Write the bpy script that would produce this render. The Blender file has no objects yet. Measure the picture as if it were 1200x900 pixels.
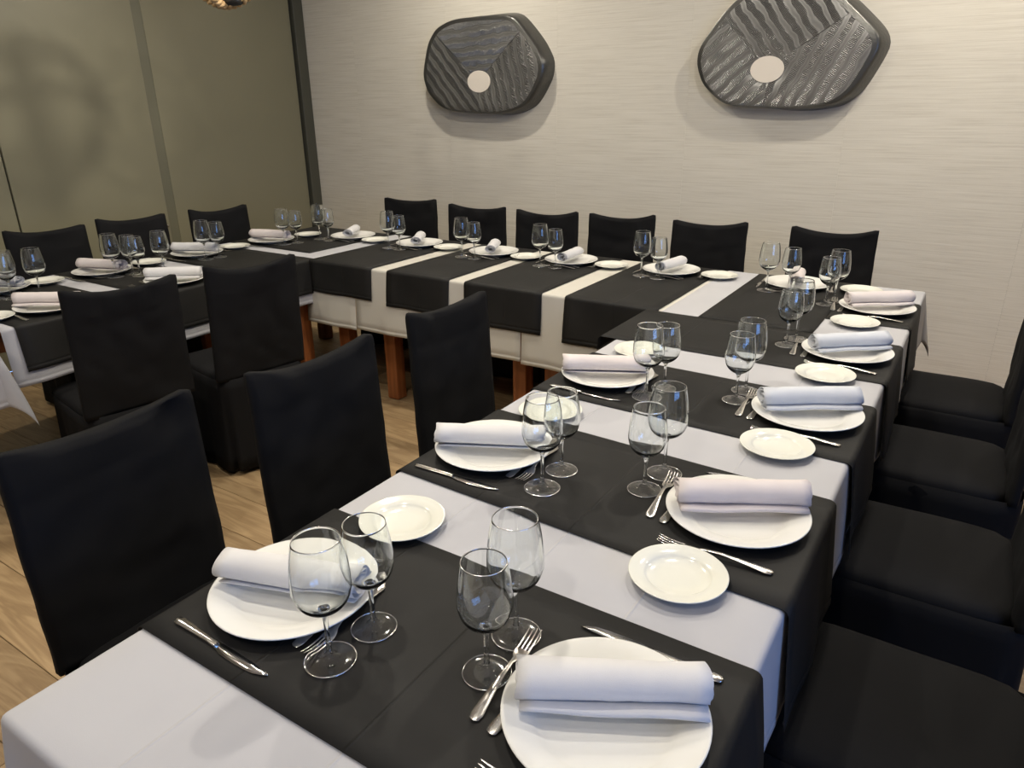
import bpy, bmesh, math, random
from mathutils import Vector, Matrix, noise
random.seed(4)
C = bpy.context.scene.collection
sc = bpy.context.scene
PI = math.pi
R = math.radians

# ------------------------------------------------------------------ camera
f_px, pitch, roll, yaw = 842.74, .369799, .01142, -.575967
cy_, sy_ = math.cos(yaw), math.sin(yaw)
fwd = Vector((sy_*math.cos(pitch), cy_*math.cos(pitch), -math.sin(pitch)))
rgt = Vector((cy_, -sy_, 0)); dwn = fwd.cross(rgt)
r2 = math.cos(roll)*rgt + math.sin(roll)*dwn
d2 = -math.sin(roll)*rgt + math.cos(roll)*dwn
cam = bpy.data.cameras.new('camera'); co = bpy.data.objects.new('camera', cam); C.objects.link(co)
cam.sensor_fit = 'HORIZONTAL'; cam.sensor_width = 36; cam.lens = 36*f_px/1200; cam.clip_start = .02
m = Matrix((r2, -d2, -fwd)).transposed().to_4x4(); m.translation = (0, 0, 1.51)
co.matrix_world = m
sc.camera = co

# ------------------------------------------------------------------ world, exposure, lights
w = bpy.data.worlds.new('world'); sc.world = w; w.use_nodes = True
bg = w.node_tree.nodes['Background']; bg.inputs[0].default_value = (.20, .42, 1, 1); bg.inputs[1].default_value = 6.2
sc.view_settings.view_transform = 'Standard'; sc.view_settings.look = 'None'
sc.view_settings.gamma = 1; sc.view_settings.use_curve_mapping = False
sc.view_settings.exposure = 0.0
CEIL = 3.0
LAMP_W = 22.0
# x, y, strength of each recessed ceiling lamp
LAMPS = [(-.2, 3.62, 1.0), (-3.02, 3.62, 1.0), (-1.9, 2.3, .9), (-.45, 2.2, 1.0), (-3.5, 1.2, .7),
         (-1.1, .9, .95), (.75, 3.7, .55), (-.3, -.7, .7), (-2.4, -.5, .8)]
LAMP_COL = (1, .918, .785)
pl_ = bpy.data.lights.new('window_portal', 'AREA'); pl_.shape = 'RECTANGLE'; pl_.size = 2.6; pl_.size_y = 1.5
pl_.cycles.is_portal = True
po = bpy.data.objects.new('window_portal', pl_); C.objects.link(po); po.location = (2.98, -.3, 1.55); po.rotation_euler = (0, R(90), 0)
po.rotation_euler = (R(90), 0, R(90))

# ------------------------------------------------------------------ materials
def mat(name, col, rough=.5, metal=0, **k):
    m = bpy.data.materials.new(name); m.use_nodes = True
    b = m.node_tree.nodes['Principled BSDF']
    b.inputs['Base Color'].default_value = (*col, 1); b.inputs['Roughness'].default_value = rough
    b.inputs['Metallic'].default_value = metal
    for a, v in k.items(): b.inputs[a.replace('_', ' ')].default_value = v
    return m
def N(m, t, **k):
    n = m.node_tree.nodes.new('ShaderNode'+t)
    for a, v in k.items():
        if isinstance(v, (int, float, tuple)) and a in n.inputs: n.inputs[a].default_value = v
        else: setattr(n, a, v)
    return n
def L(m, a, b): m.node_tree.links.new(a, b)
def P(m): return m.node_tree.nodes['Principled BSDF']
def coords(m, scale=(1, 1, 1), rot=(0, 0, 0)):
    t = N(m, 'TexCoord'); p = N(m, 'Mapping'); p.inputs['Scale'].default_value = scale; p.inputs['Rotation'].default_value = rot
    L(m, t.outputs['Object'], p.inputs['Vector']); return p.outputs[0]
def ramp(m, src, stops):
    r = N(m, 'ValToRGB'); e = r.color_ramp.elements
    e[0].position, e[0].color = stops[0][0], (*stops[0][1], 1); e[1].position, e[1].color = stops[-1][0], (*stops[-1][1], 1)
    for p, c in stops[1:-1]:
        x = e.new(p); x.color = (*c, 1)
    L(m, src, r.inputs[0]); return r.outputs[0]
def bump(m, src, st, dist=.002):
    b = N(m, 'Bump'); b.inputs['Strength'].default_value = st; b.inputs['Distance'].default_value = dist
    L(m, src, b.inputs['Height']); L(m, b.outputs[0], P(m).inputs['Normal']); return b

def fabric(name, c0, c1, rough, st=.25, sheen=0, big=3.0, scale=900, spec=.35, folds=()):
    m = mat(name, c0, rough); P(m).inputs['Specular IOR Level'].default_value = spec
    if sheen: P(m).inputs['Sheen Weight'].default_value = sheen; P(m).inputs['Sheen Roughness'].default_value = .5
    v = coords(m); n = N(m, 'TexNoise', Scale=big, Detail=4.0); L(m, v, n.inputs['Vector'])
    colr = ramp(m, n.outputs[0], [(.3, c0), (.7, c1)])
    fold_h = None
    for fx in folds:                                # ironed fold lines in the cloth
        sx = N(m, 'SeparateXYZ'); L(m, v, sx.inputs[0]); q0 = N(m, 'Math', operation='SUBTRACT'); q0.inputs[1].default_value = fx; L(m, sx.outputs[0], q0.inputs[0])
        q1 = N(m, 'Math', operation='ABSOLUTE'); L(m, q0.outputs[0], q1.inputs[0])
        q2 = N(m, 'MapRange'); q2.inputs['From Max'].default_value = .0035; q2.inputs['To Min'].default_value = 1; q2.inputs['To Max'].default_value = 0; L(m, q1.outputs[0], q2.inputs[0])
        if fold_h is None: fold_h = q2.outputs[0]
        else:
            q3 = N(m, 'Math', operation='MAXIMUM'); L(m, fold_h, q3.inputs[0]); L(m, q2.outputs[0], q3.inputs[1]); fold_h = q3.outputs[0]
    L(m, colr, P(m).inputs['Base Color'])
    f = N(m, 'TexNoise', Scale=float(scale), Detail=1.0); L(m, v, f.inputs['Vector'])
    g = N(m, 'TexNoise', Scale=9.0, Detail=3.0); L(m, v, g.inputs['Vector'])
    a = N(m, 'MixRGB'); a.inputs[0].default_value = .8; L(m, f.outputs[0], a.inputs[1]); L(m, g.outputs[0], a.inputs[2])
    bb = bump(m, a.outputs[0], st, .004)
    if fold_h is not None:
        b2 = N(m, 'Bump'); b2.inputs['Strength'].default_value = .9; b2.inputs['Distance'].default_value = .0012; L(m, fold_h, b2.inputs['Height']); L(m, bb.outputs[0], b2.inputs['Normal']); L(m, b2.outputs[0], P(m).inputs['Normal'])
    return m
M = {}
M['chair'] = fabric('black stretch fabric', (.0080, .0080, .0086), (.0110, .0110, .0118), .85, .22, spec=.14)
M['runner'] = fabric('black table runner cloth', (.0120, .0117, .0110), (.0190, .0185, .0175), .60, .10, 0, big=6, spec=.2, folds=(.02, -.2))
M['white'] = fabric('lavender white tablecloth', (.445, .445, .470), (.485, .485, .505), .85, .12, folds=(.02, -.2, .215))
M['cream'] = fabric('cream tablecloth', (.56, .535, .475), (.60, .575, .51), .85, .12)
M['nap_white'] = fabric('white napkin cloth', (.66, .655, .665), (.70, .695, .70), .9, .3, big=20)
M['nap_pink'] = fabric('pinkish napkin cloth', (.68, .62, .61), (.72, .66, .65), .9, .3, big=20)
M['nap_cool'] = fabric('cool white napkin cloth', (.60, .63, .68), (.66, .68, .72), .9, .3, big=20)
M['china'] = mat('white glazed porcelain', (.80, .795, .755), .12, 0, Coat_Weight=.3)
M['china2'] = mat('ivory glazed porcelain', (.78, .78, .70), .12, 0, Coat_Weight=.3)
M['steel'] = mat('stainless steel', (.62, .60, .57), .22, 1)
M['steel_blade'] = mat('polished blade steel', (.66, .65, .63), .16, 1)
M['legwood'] = mat('orange brown stained wood', (.30, .095, .028), .4)
v = coords(M['legwood'], (30, 30, 1.5)); n = N(M['legwood'], 'TexNoise', Scale=1.5, Detail=5.0); L(M['legwood'], v, n.inputs['Vector'])
L(M['legwood'], ramp(M['legwood'], n.outputs[0], [(.3, (.20, .062, .018)), (.7, (.36, .125, .040))]), P(M['legwood']).inputs['Base Color'])
M['ceiling'] = mat('matt ceiling paint', (.72, .70, .66), .9)
M['plaster'] = mat('plain wall paint', (.52, .49, .43), .85)
M['frame'] = mat('grey window frame', (.10, .10, .10), .4)
M['black'] = mat('black lacquered metal', (.012, .012, .012), .35)
M['trimwhite'] = mat('white lamp ring', (.7, .7, .68), .4)
M['dark'] = mat('dark wooden chair leg', (.03, .02, .015), .5)
M['lens'] = mat('lit lamp lens', (1, 1, 1), .5); P(M['lens']).inputs['Emission Color'].default_value = (*LAMP_COL, 1); P(M['lens']).inputs['Emission Strength'].default_value = 12
# glass
def glass(name, thin, base=.035, ex=5, ro=.01):
    m = bpy.data.materials.new(name); m.use_nodes = True; nt = m.node_tree; nt.nodes.clear()
    o = nt.nodes.new('ShaderNodeOutputMaterial')
    if thin:
        ge = nt.nodes.new('ShaderNodeNewGeometry'); vd = nt.nodes.new('ShaderNodeVectorMath'); vd.operation = 'DOT_PRODUCT'
        nt.links.new(ge.outputs['Normal'], vd.inputs[0]); nt.links.new(ge.outputs['Incoming'], vd.inputs[1])
        prev = vd.outputs['Value']                  # Schlick reflectance: .035 + .965 (1 - |cos|)^5, the same for both faces of a thin wall
        for op, v1 in (('ABSOLUTE', None), ('SUBTRACT', 1), ('POWER', ex), ('MULTIPLY', 1-base), ('ADD', base)):
            mn = nt.nodes.new('ShaderNodeMath'); mn.operation = op
            if op == 'SUBTRACT': mn.inputs[0].default_value = 1; nt.links.new(prev, mn.inputs[1])
            else:
                nt.links.new(prev, mn.inputs[0])
                if v1 is not None: mn.inputs[1].default_value = v1
            prev = mn.outputs[0]
        mn.use_clamp = True
        fr = mn
        t = nt.nodes.new('ShaderNodeBsdfTransparent'); t.inputs[0].default_value = (.985, .99, .99, 1)
        g = nt.nodes.new('ShaderNodeBsdfGlossy'); g.inputs['Roughness'].default_value = ro; g.inputs[0].default_value = (1, 1, 1, 1)
        x = nt.nodes.new('ShaderNodeMixShader')
        nt.links.new(fr.outputs[0], x.inputs[0]); nt.links.new(t.outputs[0], x.inputs[1]); nt.links.new(g.outputs[0], x.inputs[2])
        nt.links.new(x.outputs[0], o.inputs[0])
    else:
        g = nt.nodes.new('ShaderNodeBsdfGlass'); g.inputs['Roughness'].default_value = 0; g.inputs['IOR'].default_value = 1.54
        g.inputs[0].default_value = (.99, 1, 1, 1)
        nt.links.new(g.outputs[0], o.inputs[0])
    return m
M['thin'] = glass('thin foot glass', True, .06, 4, .07); M['solid'] = glass('solid stem and bowl glass', False)
M['rim'] = glass('rounded glass rim', True, .75, 2, .18)
# wallpaper: horizontal woven striations
m = M['wallpaper'] = mat('pale horizontally woven wallpaper', (.6, .56, .48), .8)
v = coords(m, (1.6, 1, 70)); n = N(m, 'TexNoise', Scale=1.6, Detail=6.0, Roughness=.65); L(m, v, n.inputs['Vector'])
L(m, ramp(m, n.outputs[0], [(.28, (.56, .52, .445)), (.5, (.665, .63, .55)), (.72, (.72, .685, .605))]), P(m).inputs['Base Color'])
bump(m, n.outputs[0], .35, .003)
# grey-olive glossy-ish partition panels
m = M['panel'] = mat('olive grey lacquered panel', (.20, .188, .125), .36)
n = N(m, 'TexNoise', Scale=1.1, Detail=2.0); L(m, coords(m), n.inputs['Vector'])
L(m, ramp(m, n.outputs[0], [(.3, (.188, .176, .116)), (.7, (.212, .198, .132))]), P(m).inputs['Base Color'])
M['post'] = mat('dark olive post', (.060, .060, .045), .5)
M['joint'] = mat('slightly darker panel joint', (.13, .125, .085), .45)
M['gap'] = mat('dark joint', (.01, .01, .01), .8)
# floor planks
m = M['plank'] = mat('oak laminate plank', (.5, .35, .2), .42)
tc = N(m, 'TexCoord'); oi = N(m, 'ObjectInfo'); vm = N(m, 'VectorMath', operation='SCALE'); vm.inputs[0].default_value = (37, 21, 5)
L(m, oi.outputs['Random'], vm.inputs['Scale']); ad = N(m, 'VectorMath', operation='ADD'); L(m, tc.outputs['Object'], ad.inputs[0]); L(m, vm.outputs[0], ad.inputs[1])
mp = N(m, 'Mapping'); mp.inputs['Scale'].default_value = (1.1, 7, 1); L(m, ad.outputs[0], mp.inputs['Vector'])
n1 = N(m, 'TexNoise', Scale=1.4, Detail=3.0, Distortion=1.2); L(m, mp.outputs[0], n1.inputs['Vector'])
mu = N(m, 'Math', operation='MULTIPLY'); mu.inputs[1].default_value = 34; L(m, n1.outputs[0], mu.inputs[0])
fr = N(m, 'Math', operation='SINE'); L(m, mu.outputs[0], fr.inputs[0])
mp2 = N(m, 'Mapping'); mp2.inputs['Scale'].default_value = (6, 160, 1); L(m, ad.outputs[0], mp2.inputs['Vector'])
n2 = N(m, 'TexNoise', Scale=1.0, Detail=4.0); L(m, mp2.outputs[0], n2.inputs['Vector'])
mx = N(m, 'MixRGB'); mx.inputs[0].default_value = .72; L(m, fr.outputs[0], mx.inputs[1]); L(m, n2.outputs[0], mx.inputs[2])
cr = ramp(m, mx.outputs[0], [(.0, (.31, .205, .105)), (.5, (.40, .275, .145)), (1, (.49, .35, .195))])
hs = N(m, 'HueSaturation'); L(m, cr, hs.inputs['Color']); mr = N(m, 'MapRange'); mr.inputs['To Min'].default_value = .78; mr.inputs['To Max'].default_value = 1.12
L(m, oi.outputs['Random'], mr.inputs[0]); L(m, mr.outputs[0], hs.inputs['Value']); L(m, hs.outputs[0], P(m).inputs['Base Color'])
bump(m, n2.outputs[0], .15, .001)
# sculptures
def sculpt_mat(name, ang, seed):
    m = mat(name, (.05, .05, .05), .33, .65)
    v = coords(m, (1, 1, 1), (0, ang, 0))
    # local x runs along bands, z across
    nz = N(m, 'TexNoise', Scale=5.0, Detail=3.0); L(m, v, nz.inputs['Vector'])
    wv = N(m, 'TexWave', wave_type='BANDS', bands_direction='Z'); wv.inputs['Scale'].default_value = 5.2; wv.inputs['Distortion'].default_value = 2.6
    wv.inputs['Detail'].default_value = 3; wv.inputs['Detail Scale'].default_value = 2.2; wv.inputs['Phase Offset'].default_value = seed; L(m, v, wv.inputs['Vector'])
    fine = N(m, 'TexWave', wave_type='BANDS', bands_direction='X'); fine.inputs['Scale'].default_value = 42; fine.inputs['Distortion'].default_value = 5
    fine.inputs['Detail'].default_value = 2; fine.inputs['Detail Scale'].default_value = .6; L(m, v, fine.inputs['Vector'])
    mk = ramp(m, wv.outputs['Fac'], [(.45, (0, 0, 0)), (.62, (1, 1, 1))])
    a = N(m, 'MixRGB', blend_type='MULTIPLY'); a.inputs[0].default_value = 1
    inv = N(m, 'Invert'); L(m, mk, inv.inputs['Color']); L(m, fine.outputs['Fac'], a.inputs[1]); L(m, inv.outputs[0], a.inputs[2])
    base = ramp(m, wv.outputs['Fac'], [(.0, (.07, .07, .07)), (.5, (.13, .13, .127)), (.75, (.36, .36, .35)), (1, (.26, .26, .255))])
    b = N(m, 'MixRGB'); b.inputs[2].default_value = (.34, .34, .335, 1); L(m, a.outputs[0], b.inputs[0]); L(m, base, b.inputs[1])
    c = N(m, 'MixRGB', blend_type='MULTIPLY'); c.inputs[0].default_value = .5; L(m, b.outputs[0], c.inputs[1])
    L(m, ramp(m, nz.outputs[0], [(.3, (.35, .35, .35)), (.7, (1, 1, 1))]), c.inputs[2]); L(m, c.outputs[0], P(m).inputs['Base Color'])
    bump(m, a.outputs[0], .8, .004); return m
M['disc'] = mat('pale matt disc', (.74, .68, .60), .8)
M['sbody'] = mat('dark metallic sculpture edge', (.11, .11, .105), .30, .75)
n = N(M['sbody'], 'TexNoise', Scale=60.0, Detail=3.0); L(M['sbody'], coords(M['sbody']), n.inputs['Vector']); bump(M['sbody'], n.outputs[0], .5, .003)
m = M['rope'] = mat('twisted jute rope', (.50, .34, .17), .8)
M['bulb'] = mat('unlit milky bulb', (.7, .68, .62), .2)

# ------------------------------------------------------------------ helpers
def tag(o, label=None, cat=None, group=None, kind=None):
    if label: o['label'] = label
    if cat: o['category'] = cat
    if group: o['group'] = group
    if kind: o['kind'] = kind
    return o
def empty(name, loc=(0, 0, 0), rz=0, parent=None):
    o = bpy.data.objects.new(name, None); C.objects.link(o); o.location = loc; o.rotation_euler = (0, 0, rz); o.empty_display_size = .1
    if parent: o.parent = parent
    return o
def link(name, me, mt, parent=None, smooth=True):
    if mt and not me.materials: me.materials.append(mt)
    if smooth:
        me.polygons.foreach_set('use_smooth', [True]*len(me.polygons))
    o = bpy.data.objects.new(name, me); C.objects.link(o)
    if parent: o.parent = parent
    return o
def me_from(name, vs, fs):
    me = bpy.data.meshes.new(name); me.from_pydata(vs, [], fs)
    bm = bmesh.new(); bm.from_mesh(me); bmesh.ops.recalc_face_normals(bm, faces=bm.faces); bm.to_mesh(me); bm.free(); return me
def bm_me(name, bm):
    bmesh.ops.recalc_face_normals(bm, faces=bm.faces); me = bpy.data.meshes.new(name); bm.to_mesh(me); bm.free(); return me
def box_bm(bm, c, s, bev=0, seg=1):
    r = bmesh.ops.create_cube(bm, size=1)['verts']
    for v in r: v.co = Vector((c[0]+v.co.x*s[0], c[1]+v.co.y*s[1], c[2]+v.co.z*s[2]))
    if bev:
        es = list({e for v in r for e in v.link_edges}); bmesh.ops.bevel(bm, geom=es, offset=bev, segments=seg, affect='EDGES', profile=.5)
def box(name, lo, hi, mt, parent=None, bev=0, seg=1, smooth=False):
    """box whose object origin is at its base centre"""
    cx, cy, z0 = (lo[0]+hi[0])/2, (lo[1]+hi[1])/2, lo[2]
    bm = bmesh.new(); box_bm(bm, (0, 0, (hi[2]-lo[2])/2), (hi[0]-lo[0], hi[1]-lo[1], hi[2]-lo[2]), bev, seg)
    o = link(name, bm_me(name, bm), mt, parent, smooth); o.location = (cx, cy, z0); return o
def auto(me, ang=35):
    for p in me.polygons: p.use_smooth = True
    try: me.set_sharp_from_angle(angle=R(ang))
    except Exception: pass
def lathe(prof, n=48, cap=True):
    vs, fs = [], []; rings = []
    for r, z in prof:
        if r < 1e-6: rings.append([len(vs)]); vs.append((0, 0, z))
        else:
            rings.append(list(range(len(vs), len(vs)+n)))
            vs += [(r*math.cos(2*PI*i/n), r*math.sin(2*PI*i/n), z) for i in range(n)]
    for a, b in zip(rings, rings[1:]):
        for i in range(n):
            j = (i+1) % n
            if len(a) == 1 and len(b) == 1: continue
            if len(a) == 1: fs.append((a[0], b[j], b[i]))
            elif len(b) == 1: fs.append((a[i], a[j], b[0]))
            else: fs.append((a[i], a[j], b[j], b[i]))
    return vs, fs
def smooth_prof(pts, k=4):
    out = []
    for i in range(len(pts)-1):
        p0 = pts[max(i-1, 0)]; p1 = pts[i]; p2 = pts[i+1]; p3 = pts[min(i+2, len(pts)-1)]
        for j in range(k):
            t = j/k
            out.append(tuple(max(0, .5*((2*p1[a])+(-p0[a]+p2[a])*t+(2*p0[a]-5*p1[a]+4*p2[a]-p3[a])*t*t+(-p0[a]+3*p1[a]-3*p2[a]+p3[a])*t**3)) if a == 0 else
                             .5*((2*p1[a])+(-p0[a]+p2[a])*t+(2*p0[a]-5*p1[a]+4*p2[a]-p3[a])*t*t+(-p0[a]+3*p1[a]-3*p2[a]+p3[a])*t**3) for a in (0, 1)))
    out.append(pts[-1]); return out
def copy_tree(o, parent=None):
    c = o.copy(); C.objects.link(c); c.parent = parent
    for ch in list(o.children): copy_tree(ch, c)
    return c
def tube(pts, r, n=8, closed=False, name='tube'):
    vs, fs = [], []; K = len(pts)
    for i, p in enumerate(pts):
        p = Vector(p); a = Vector(pts[(i-1) % K if closed else max(i-1, 0)]); b = Vector(pts[(i+1) % K if closed else min(i+1, K-1)])
        t = (b-a).normalized(); up = Vector((0, 0, 1)) if abs(t.z) < .95 else Vector((1, 0, 0)); u = t.cross(up).normalized(); w_ = t.cross(u)
        for k in range(n):
            an = 2*PI*k/n; vs.append(tuple(p+u*r*math.cos(an)+w_*r*math.sin(an)))
    for i in range(K if closed else K-1):
        for k in range(n):
            j = (i+1) % K; fs.append((i*n+k, i*n+(k+1) % n, j*n+(k+1) % n, j*n+k))
    if not closed: fs += [tuple(range(n))[::-1], tuple(range((K-1)*n, K*n))]
    return vs, fs

# ------------------------------------------------------------------ the room
XL, XR, YB, YF = -4.9, 3.0, 4.5, -2.4
floor = empty('floor'); tag(floor, kind='structure')
box('subfloor', (XL, YF, -.06), (XR, YB, -.012), M['gap'], floor)
PW, PL = .19, 1.285
pm = bmesh.new(); box_bm(pm, (0, 0, 0), (PL-.002, PW-.002, .012), .0012); plank_me = bm_me('plank', pm); plank_me.materials.append(M['plank'])
y = YF; r_ = 0
def plank(x0, x1, yc):
    if x1-x0 < .03: return
    if abs(x1-x0-PL) < 1e-4: me = plank_me
    else:
        b = bmesh.new(); box_bm(b, (0, 0, 0), (x1-x0-.002, PW-.002, .012), .0012); me = bm_me('plank', b); me.materials.append(M['plank'])
    o = bpy.data.objects.new('plank', me); C.objects.link(o); o.parent = floor; o.location = ((x0+x1)/2, yc, -.006)
while y < YB-.01:
    off = (r_*.47 % 1)*PL; x = XL-off
    while x < XR:
        plank(max(x, XL), min(x+PL, XR), y+PW/2); x += PL
    y += PW; r_ += 1
tag(box('ceiling', (XL-.1, YF-.1, CEIL), (XR+.1, YB+.1, CEIL+.1), M['ceiling']), kind='structure')
wb = box('wall_back', (XL, YB+.004, 0), (XR+.1, YB+.12, CEIL), M['gap']); tag(wb, kind='structure')
xs = [XL, XL+.55] + [XL+.55+.905*i for i in range(1, 8)] + [XR]
for a, b in zip(xs, xs[1:]):
    o = box('wallpaper_strip', (a+.00025, YB, 0), (b-.00025, YB+.003, CEIL), M['wallpaper']); o.parent = wb
    o.location -= Vector(wb.location)
tag(box('wall_front', (XL-.1, YF-.1, 0), (XR+.1, YF, CEIL), M['plaster']), kind='structure')
# right wall with the window opening
wr = empty('wall_right'); tag(wr, kind='structure')
WY0, WY1, WZ0, WZ1 = -1.6, 1.0, .8, 2.3
for lo, hi in (((XR, YF, 0), (XR+.1, YB, WZ0)), ((XR, YF, WZ1), (XR+.1, YB, CEIL)), ((XR, YF, WZ0), (XR+.1, WY0, WZ1)), ((XR, WY1, WZ0), (XR+.1, YB, WZ1))):
    box('wall_section', lo, hi, M['plaster'], wr)
wn = empty('window_1', (XR+.05, (WY0+WY1)/2, WZ0)); tag(wn, kind='structure')
hw, hh = (WY1-WY0)/2, WZ1-WZ0
for lo, hi in (((-.03, -hw, 0), (.03, hw, .06)), ((-.03, -hw, hh-.06), (.03, hw, hh)), ((-.03, -hw, .06), (.03, -hw+.06, hh-.06)), ((-.03, hw-.06, .06), (.03, hw, hh-.06)), ((-.03, -.04, .06), (.03, .04, hh-.06))):
    box('frame_bar', lo, hi, M['frame'], wn)
po.location = (XR+.12, (WY0+WY1)/2, (WZ0+WZ1)/2)
for a, b in ((-hw+.06, -.04), (.04, hw-.06)):
    box('pane', (-.003, a, .06), (.003, b, hh-.06), M['thin'], wn)
# left wall: partition panels, joints, corner post
wl = empty('wall_left'); tag(wl, kind='structure')
box('backing', (XL-.12, YF, 0), (XL-.03, YB, CEIL), M['gap'], wl)
pys = [YF, -.9, .58, 2.088, 3.09]
for i, (a, b) in enumerate(((YF, -.9), (-.894, .58), (.586, 2.085), (2.095, 3.06))):
    box('panel', (XL-.03, a, 0), (XL, b, CEIL), M['panel'], wl, .002)
box('panel', (XL-.028, 3.13, 0), (XL-.002, 4.385, CEIL), M['panel'], wl, .002)
o = box('joint_strip', (XL-.028, 3.0605, 0), (XL-.005, 3.1295, CEIL), M['joint'], wl)
kb = empty('lock_knob', (XL, 3.03, .735), 0, wl); kb.rotation_euler = (0, R(90), 0)
vs, fs = lathe([(0, 0), (.012, 0), (.012, .004), (.006, .006), (.006, .014), (.011, .018), (.011, .026), (0, .029)], 16)
o = link('knob', me_from('knob', vs, fs), M['steel'], wl); o.matrix_local = kb.matrix_local.copy(); bpy.data.objects.remove(kb)
o.location = (XL, 3.03, .735); o.rotation_euler = (0, R(90), 0)
tag(box('trim_1', (XL-.02, 4.40, 0), (XL+.03, 4.5, CEIL), M['post'], None, .003), kind='structure')

# recessed ceiling lamps
vs, fs = lathe([(.045, -.001), (.062, -.001), (.064, -.005), (.060, -.009), (.048, -.010), (.045, -.006), (.045, -.001)], 32)
ring_me = me_from('trim_ring', vs, fs); ring_me.materials.append(M['trimwhite'])
vs, fs = lathe([(0, -.002), (.044, -.002), (.044, -.004), (0, -.004)], 24); lens_me = me_from('lens', vs, fs); lens_me.materials.append(M['lens'])
LN = ['over the right end of the back wall', 'over the left end of the back wall', 'above the space inside the tables', 'above the middle of the right table', 'above the left table',
      'above the near left chairs', 'by the right end of the back wall corner', 'behind the camera on the window side', 'behind the near chairs on the left side']
for (x, y, s), ln in zip(LAMPS, LN):
    e = empty('ceiling_downlight', (x, y, CEIL)); tag(e, 'small round recessed ceiling lamp '+ln, 'ceiling lamp')
    link('trim_ring', ring_me, None, e); link('lens', lens_me, None, e)
    l = bpy.data.lights.new('downlight', 'AREA'); l.shape = 'DISK'; l.size = .10; l.energy = LAMP_W*s; l.color = LAMP_COL
    lo = bpy.data.objects.new('downlight_beam', l); C.objects.link(lo); lo.parent = e; lo.location = (0, 0, -.014)
# accent spotlight that throws the rope lamp's round shadow onto the left wall
SP = Vector((-2.0, 2.95, 2.90)); TG = Vector((-4.9, 2.33, 1.42))
e = empty('ceiling_spotlight', (SP.x, SP.y, CEIL)); tag(e, 'small black ceiling spotlight aimed at the olive wall', 'spotlight')
vs, fs = lathe([(0, 0), (.03, 0), (.03, -.012), (.008, -.014), (.008, -.04), (0, -.04)], 20); link('mount', me_from('mount', vs, fs), M['black'], e)
vs, fs = lathe([(.034, .0), (.036, .05), (.02, .075), (0, .078)], 24)
o = link('lamp_head', me_from('lamp_head', vs, fs), M['black'], e)
dirv = (TG-SP).normalized(); q = (-dirv).to_track_quat('Z', 'Y'); o.rotation_mode = 'QUATERNION'; o.rotation_quaternion = q; o.location = (0, 0, -.10)
l = bpy.data.lights.new('spot', 'SPOT'); l.energy = 120; l.color = LAMP_COL; l.spot_size = R(46); l.spot_blend = .9; l.shadow_soft_size = .075
lo = bpy.data.objects.new('spot_beam', l); C.objects.link(lo); lo.parent = e; lo.location = (0, 0, -.10); lo.rotation_mode = 'QUATERNION'; lo.rotation_quaternion = q
lo.location = Vector((0, 0, -.10))

# ------------------------------------------------------------------ tables and cloths
LEG = .075
def table(name, x0, x1, y0, y1, label, legs=None):
    e = empty(name, ((x0+x1)/2, (y0+y1)/2, 0)); tag(e, label, 'table')
    hx, hy = (x1-x0)/2, (y1-y0)/2
    box('tabletop', (-hx, -hy, .715), (hx, hy, .747), M['legwood'], e, .004)
    i = .05
    for lo, hi in (((-hx+i+.07, -hy+i+.01, .63), (hx-i-.07, -hy+i+.032, .715)), ((-hx+i+.07, hy-i-.032, .63), (hx-i-.07, hy-i-.01, .715)),
                   ((-hx+i+.01, -hy+i+.07, .63), (-hx+i+.032, hy-i-.07, .715)), ((hx-i-.032, -hy+i+.07, .63), (hx-i-.01, hy-i-.07, .715))):
        box('apron', lo, hi, M['legwood'], e)
    for sx in (-1, 1):
        for sy in (-1, 1):
            cx, cy = sx*(hx-i-LEG/2), sy*(hy-i-LEG/2)
            box('leg', (cx-LEG/2, cy-LEG/2, 0), (cx+LEG/2, cy+LEG/2, .715), M['legwood'], e, .008, 2)
    return e
ZT = .7475
def axis(a, b, ha, hb, r=.014, step=.045):
    """parameter values from a-ha to b+hb, dense around the folds"""
    out = []
    if ha: out += [a-ha+ha*i/7 for i in range(7) if a-ha+ha*i/7 < a-r*1.9]; out += [a-r*1.6, a-r*1.2, a-r*.8, a-r*.4]
    for hh_ in (.0235, .0195, .0155):
        if ha > .1: out.append(a-ha+hh_)
    n = max(2, int((b-a)/step)); out += [a+(b-a)*i/n for i in range(n+1)]
    if hb: out += [b+r*.4, b+r*.8, b+r*1.2, b+r*1.6]; out += [b+hb*(i+1)/7 for i in range(7) if b+hb*(i+1)/7 > b+r*1.9]
    for hh_ in (.0235, .0195, .0155):
        if hb > .1: out.append(b+hb-hh_)
    out = sorted(out)
    return [q_ for i_, q_ in enumerate(out) if i_ == 0 or q_-out[i_-1] > 1e-5]
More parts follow.
